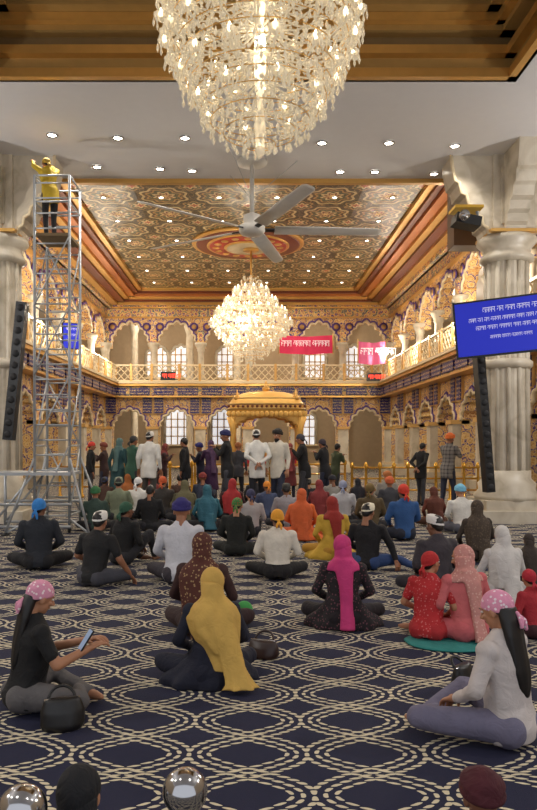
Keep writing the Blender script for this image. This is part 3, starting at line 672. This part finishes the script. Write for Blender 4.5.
for sx in (1, -1):
    for yy in (17.5, 22, 27, 32): point(sx*6.3, yy, 5.6, 175)  # bare fill points added along the hall sides
    for yy in (20, 27, 33): point(sx*9.5, yy, 7.6, 140); point(sx*9.5, yy, 3.6, 90)  # added fill points for the side aisles, no fixtures built
    point(sx*7.4, 11., 4.4, 290, (1, .96, .92)); point(sx*6.4, 4., 4.6, 290, (1, .96, .92))  # unseen points added to brighten the near bay and white ceiling
for xx in (-5, 0, 5): point(xx, 37, 7.6, 160); point(xx, 37, 3.7, 120)  # added fill points for the room behind the back arches
# ------------------------------------------------------------ scaffold
m = MB(); w2, d2, ht = .30, .38, 6.15
for sx in (-1, 1):
    for sy in (-1, 1):
        m.add(tube([(sx*w2, sy*d2, .1), (sx*w2, sy*d2, ht)], .025, 8), ALU)
        m.add(ell((sx*w2, sy*d2, .06), (.03, .06, .06)), BLACKP)
        e = (sx*(w2+.4), sy*(d2+.3), .04); m.add(tube([(sx*w2, sy*d2, 1.3), e], .022, 8), ALU); m.add(tube([(sx*w2, sy*d2, .25), e], .018, 8), ALU); m.add(lathe([(.07, 0), (.07, .02), (.02, .05)], 12, (e[0], e[1], 0)), BLACKP)
z_ = .3
while z_ < ht:
    for sy in (-1, 1): m.add(tube([(-w2, sy*d2, z_), (w2, sy*d2, z_)], .015, 6), ALU)
    z_ += .26
for j in range(4):
    za = .3+j*1.2
    for sx in (-1, 1):
        m.add(tube([(sx*w2, -d2, za), (sx*w2, d2, za+1.2)], .014, 6), ALU); m.add(tube([(sx*w2, -d2, za), (sx*w2, d2, za)], .016, 6), ALU)
    m.add(tube([(-w2, -d2-.02, za), (w2, -d2-.02, za+1.2)], .014, 6), ALU); m.add(tube([(w2, d2, za), (-w2, d2, za+1.2)], .014, 6), ALU)
m.add(box((0, 0, 5.14), (.58, .74, .05)), simple('plywood_deck', (120, 100, 70), .7), False)
for zz in (5.7, 6.15):
    m.add(tube([(-w2, -d2, zz), (w2, -d2, zz), (w2, d2, zz), (-w2, d2, zz)], .018, 6, closed=True), ALU)
m.add(box((-.35, -.1, 1.02), (1.4, .8, .05)), ALU, False)
for yy in (-.48, .25):
    m.add(tube([(-1.02, yy, .02), (-1.02, yy, 1.0)], .03, 8), ALU)
    for zz in (.12, .5): m.add(tube([(-1.02, yy, zz), (.35, yy, zz)], .025, 8), ALU)
    m.add(tube([(-1.02, yy, .12), (-.3, yy, 1.0)], .02, 8), ALU)
m.obj('scaffold_tower', ((58-VX)/SS, F/SS, 0))
def speaker(x_, y_, z0, z1, tilt, rz, w_=.15):
    m = MB(); h = z1-z0
    m.add(box((0, 0, h/2), (w_, .2, h)), BLACKP, False)
    g = simple('speaker_grille', (34, 34, 36), .7)
    n_ = int(h/.18)
    for i in range(n_): m.add(lathe([(.065, -.02), (.06, 0), (.03, .012)][::-1], 12), g, True, Matrix.Translation((0, -.105, (i+.5)*h/n_)) @ Matrix.Rotation(math.pi/2, 4, 'X'))
    m.add(box((0, .15, h*.8), (.06, .2, .06)), ALU, False); m.add(box((0, .15, h*.2), (.06, .2, .06)), ALU, False)
    o = m.obj('line_array_speaker', (x_, y_, z0), rz); o.rotation_euler = (0, tilt, rz)
q = P(489, 492, 57); speaker(q.x, q.y, q.z, q.z+2.4, -.08, .1)
q = P(9, 440, 60); speaker(q.x, q.y, q.z, q.z+2.3, .10, 0, .16)
def glyphs(m, x0, z0, w_, h_, y_, mat, rr, T=None):
    x_ = x0
    while x_ < x0+w_-h_*.5:
        n_ = rr.randint(2, 5); l = n_*h_*.62
        m.add(box((x_+l/2, y_, z0+h_), (l, .006, h_*.10)), mat, False, T)
        for i in range(n_):
            cx_ = x_+(i+.5)*h_*.62; m.add(box((cx_+h_*.18, y_, z0+h_*.5), (h_*.08, .006, h_)), mat, False, T)
            m.add(tube([(cx_-.18*h_+.2*h_*math.cos(a_)*.8, y_, z0+h_*rr.choice((.35, .5, .6))+.26*h_*math.sin(a_)) for a_ in np.linspace(0, rr.uniform(3, 6), 6)], h_*.04, 4), mat, False, T)
        x_ += l+h_*.4
def tv(T, w_, h_, rows):
    m = MB(); rr = random.Random(5)
    m.add(box((0, .03, 0), (w_+.06, .06, h_+.06)), BLACKP, False, T); m.add(box((0, -.005, 0), (w_, .012, h_)), SCR, False, T)
    m.add(box((0, .12, 0), (.3, .12, .3)), BLACKP, False, T)
    for z_, hh, ins in rows: glyphs(m, -w_/2+ins, z_, w_-2*ins, hh, -.015, INK, rr, T)
    return m
T = Matrix.Translation((4.1, F/64, CH+(VY-325)/64)) @ Matrix.Rotation(math.radians(-16), 4, 'Z') @ Matrix.Rotation(math.radians(-4.5), 4, 'Y')
m = tv(T, 1.62, .84, [(.24, .075, .42), (.10, .06, .2), (-.03, .06, .3), (-.18, .05, .5)])
m.add(tube([(4.1, F/64+.1, 3.4), (4.6, 13.7, 3.4)], .03, 8), BLACKP); m.obj('television')
T = Matrix.Translation(P(72, 336, 29)) @ Matrix.Rotation(math.radians(30), 4, 'Z'); tv(T, .6, .85, [(.2, .07, .1), (0, .07, .1), (-.2, .07, .1)]).obj('television')
m = MB(); q = P(466, 222, 56)
m.add(box((0, 0, 0), (.44, .38, .17)), BLACKP, False, Matrix.Rotation(.2, 4, 'Y')); m.add(lathe([(.08, -.05), (.09, .1)], 16), STEEL, True, Matrix.Translation((-.12, -.23, .03)) @ Matrix.Rotation(math.pi/2, 4, 'X'))
m.add(box((0, 0, .22), (.5, .42, .05)), simple('yellow_shelf', (210, 165, 50), .5), False); m.add(tube([(.2, 0, .2), (.5, .9, .3)], .03, 8), ALU)
m.obj('projector', (q.x, q.y, q.z))
q = P(465, 200, 47.); one('wall_beam_right', box((q.x+.2, 15.35, 6.6), (.75, .5, 1.6)), simple('brown_wood', (104, 74, 50), .5))
def led(px, py, s):
    m = MB(); q = P(px, py, s); m.add(box((0, 0, 0), (.7, .12, .4)), BLACKP, False); rr = random.Random(2)
    glyphs(m, -.26, -.1, .55, .18, -.065, simple('led_red', (255, 60, 40), .5, em=4, nz=0), rr); m.obj('led_clock', q)
led(168, 376, 20.9); led(374, 377, 20.9)
def banner(px0, px1, py0, py1, s, mat, name):
    m = MB(); a = P(px0, py1, s); b = P(px1, py0, s); w_, h_ = b.x-a.x, b.z-a.z; v = []; n_ = 24
    for i in range(n_+1):
        u = i/n_; y_ = .05*math.sin(u*14); sag = -.08*math.sin(u*math.pi)*h_
        v += [(u*w_, y_, sag), (u*w_, y_, h_+sag)]
    f = [(2*i, 2*i+2, 2*i+3, 2*i+1) for i in range(n_)]
    m.add((v, f), mat); rr = random.Random(8); glyphs(m, .12, h_*.36, w_-.2, h_*.3, -.07, INK, rr)
    for xx in (0, w_): m.add(tube([(xx, 0, -.05), (xx, 0, h_+.1)], .025, 6), GOLDP)
    m.obj(name, a)
banner(279, 333, 335, 353, 21.2, REDB, 'red_banner'); banner(358, 386, 341, 363, 21.8, PINKB, 'pink_banner')
# ------------------------------------------------------------ golden canopy
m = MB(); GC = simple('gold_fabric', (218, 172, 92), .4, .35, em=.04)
m.add(box((0, 0, .35), (3.4, 2.6, .7)), MARB, False); m.add(box((0, 0, .85), (2.2, 1.7, .3)), simple('crimson_cloth', (170, 30, 50), .8), False); m.add(ell((0, 0, 1.1), (.9, .5, .25)), GC)
for sx in (-1, 1):
    for sy in (-1, 1): m.add(lathe([(.12, .7), (.12, .9), (.06, 1.0), (.07, 1.5), (.05, 2.1), (.1, 2.3)], 12, (sx*1.12, sy*.8, 0)), GOLD)
m.add(loft([(0, 0, 2.5, 1.22, .92), (0, 0, 2.52, 1.34, 1.02), (0, 0, 2.8, 1.32, 1.0), (0, 0, 3.0, 1.2, .9), (0, 0, 3.16, .98, .74), (0, 0, 3.26, .66, .5), (0, 0, 3.3, .2, .16)], 64, 0, sq=.5), GC)
for zz, rx_, ry_ in ((2.52, 1.36, 1.04), (2.66, 1.36, 1.04), (2.82, 1.34, 1.02), (3.02, 1.2, .9)):
    v, f = loft([(0, 0, zz-.03, rx_, ry_), (0, 0, zz+.03, rx_, ry_)], 64, 0, sq=.5); m.add((v, f), BRONZE)
for i in range(17):
    m.add(ell((-1.28+.16*i, -1.03, 2.48), (.085, .03, .1), 10, 6), GC); m.add(ell((-1.28+.16*i, -1.03, 2.74), (.05, .03, .05), 8, 6), MAROON)
for sy in (-1, 1):
    arv = [(a, c) for a, c in arch_pts(2.1, 2.05, 2.42, 9)]
    m.add(polyext([(-1.25, 1.9), (-1.05, 1.9)]+arv+[(1.05, 1.9), (1.25, 1.9), (1.25, 2.55), (-1.25, 2.55)], sy*.9-.02, sy*.9+.02), GC, False)
    m.add(tube([(a, sy*.9-.03, c) for a, c in arv], .03, 6), GOLD)
for sx in (-1, 1):
    m.add(box((sx*1.22, 0, 2.35), (.04, 1.75, .36)), GC, False)
    m.add(tube([(sx*1.2, -.88, 2.4), (sx*1.12, -.86, 1.9), (sx*1.16, -.86, 1.5), (sx*1.14, -.86, .95)], [.16, .1, .06, .13], 10), GC)
m.add(lathe([(.02, 3.25), (.12, 3.34), (.14, 3.42), (.04, 3.5), (.07, 3.56), (.01, 3.68)], 14), GOLD)
for sx in (-1., 1.):
    for sy in (-.7, .7): m.add(lathe([(.04, 2.85), (.10, 3.0), (.10, 3.08), (.03, 3.18), (.01, 3.32)], 12, (sx, sy, 0)), GOLD)
m.obj('golden_canopy', ((266-VX)/28.5, F/28.5, 0))
BR = simple('brass', (222, 170, 70), .25, .7)
def rail(px0, px1, s, n_, zs):
    m = MB()
    for i in range(n_):
        p = P(px0+(px1-px0)*i/(n_-1), 0, s); m.add(lathe([(.07, 0), (.07, .06), (.035, .1), (.04, .5), (.03, .85), (.055, .9), (.055, .97), (.01, 1.03)], 12, (p.x, p.y, 0)), BR)
    a, b = P(px0, 0, s), P(px1, 0, s)
    for zz in zs: m.add(tube([(a.x, a.y, zz), (b.x, b.y, zz)], .024, 8), BR)
    m.obj('golden_railing')
rail(352, 478, 38.5, 10, (.3, .6, .88)); rail(60, 192, 36, 7, (.3, .85)); rail(195, 345, 34, 9, (.3, .6, .88))
# ------------------------------------------------------------ foreground props
m = MB()
for px, py, s, r_ in ((185, 791, 366, .062), (22, 810, 366, .068)):
    q = P(px, py, s); m.add(ell(q, r_, 32, 20), STEEL); m.add(lathe([(.09, 0), (.09, .02), (.03, .04), (.028, q.z-r_*1.2), (.04, q.z-r_*.9)], 20, (q.x, q.y, 0)), STEEL)
m.obj('steel_barrier')
def bag(name, px, by, w_, h_, c, rz=0, d_=.14):
    s = (by-VY)/CH; m = MB(); mt = simple('leather', c, .4)
    m.add(remesh([loft([(0, 0, .0, w_*.48, d_*.5), (0, 0, .03, w_*.52, d_*.56), (0, 0, h_*.6, w_*.5, d_*.45), (0, 0, h_*.95, w_*.42, d_*.25), (0, 0, h_, w_*.38, d_*.15)], 24)], .01, 3, .002), mt)
    m.add(tube([(-w_*.4, 0, h_*.95), (w_*.4, 0, h_*.95)], .009, 6), STEEL)
    m.add(tube([(w_*.3*math.cos(a), .02+.05*math.sin(a), h_*.9+w_*.25*math.sin(a)) for a in np.linspace(0, math.pi, 10)], .009, 6), mt)
    m.obj(name, ((px-VX)/s, F/s, 0), rz)
bag('handbag', 62, 728, .24, .17, (24, 22, 22), rz=.3); bag('handbag', 263, 657, .24, .13, (46, 26, 22), rz=-.4); bag('handbag', 463, 696, .2, .2, (24, 22, 22), rz=.8)
m = MB(); q = P(452, 0, 127); v, f = loft([(0, 0, .004, .36, .26), (0, 0, .014, .37, .27), (0, 0, .022, .35, .25)], 40, .04, 7); m.add((v, f), cloth((45, 130, 125))); m.obj('prayer_mat', (q.x, q.y, 0))
m = MB(); m.add(remesh([ell((0, 0, .09), (.10, .09, .09)), ell((.03, 0, .14), (.07, .06, .06))], .012, 3, .003), cloth((70, 160, 80))); q = P(241, 0, 115); m.obj('cloth_bundle', (q.x, q.y, 0))
m = MB(); m.add(box((0, 0, 0), (.07, .010, .14)), BLACKP, False); m.add(box((0, -.006, 0), (.064, .002, .13)), simple('phone_glass', (150, 170, 200), .1, em=.3), False); m.add(lathe([(.006, 0), (.006, .003)], 8), STEEL, True, Matrix.Translation((.02, .008, .055)))
o = m.obj('smartphone', P(86, 640, 168)); o.rotation_euler = (-.6, 0, -1.1)
# ------------------------------------------------------------ world, camera
w = bpy.data.worlds.new('world'); bpy.context.scene.world = w; w.use_nodes = True
bg = w.node_tree.nodes['Background']; bg.inputs[0].default_value = (.9, .93, 1, 1); bg.inputs[1].default_value = .9
cam = bpy.data.cameras.new('camera'); co = bpy.data.objects.new('camera', cam); bpy.context.scene.collection.objects.link(co)
co.location = (0, 0, CH); co.rotation_euler = (math.pi/2, 0, 0)
cam.sensor_fit = 'VERTICAL'; cam.sensor_height = 24; cam.lens = F/810*24; cam.shift_x = 20.5/810; cam.shift_y = 35/810; cam.clip_end = 200
bpy.context.scene.camera = co
sc = bpy.context.scene; sc.view_settings.view_transform = 'Standard'; sc.view_settings.look = 'None'; sc.view_settings.exposure = 0; sc.view_settings.gamma = 1.0
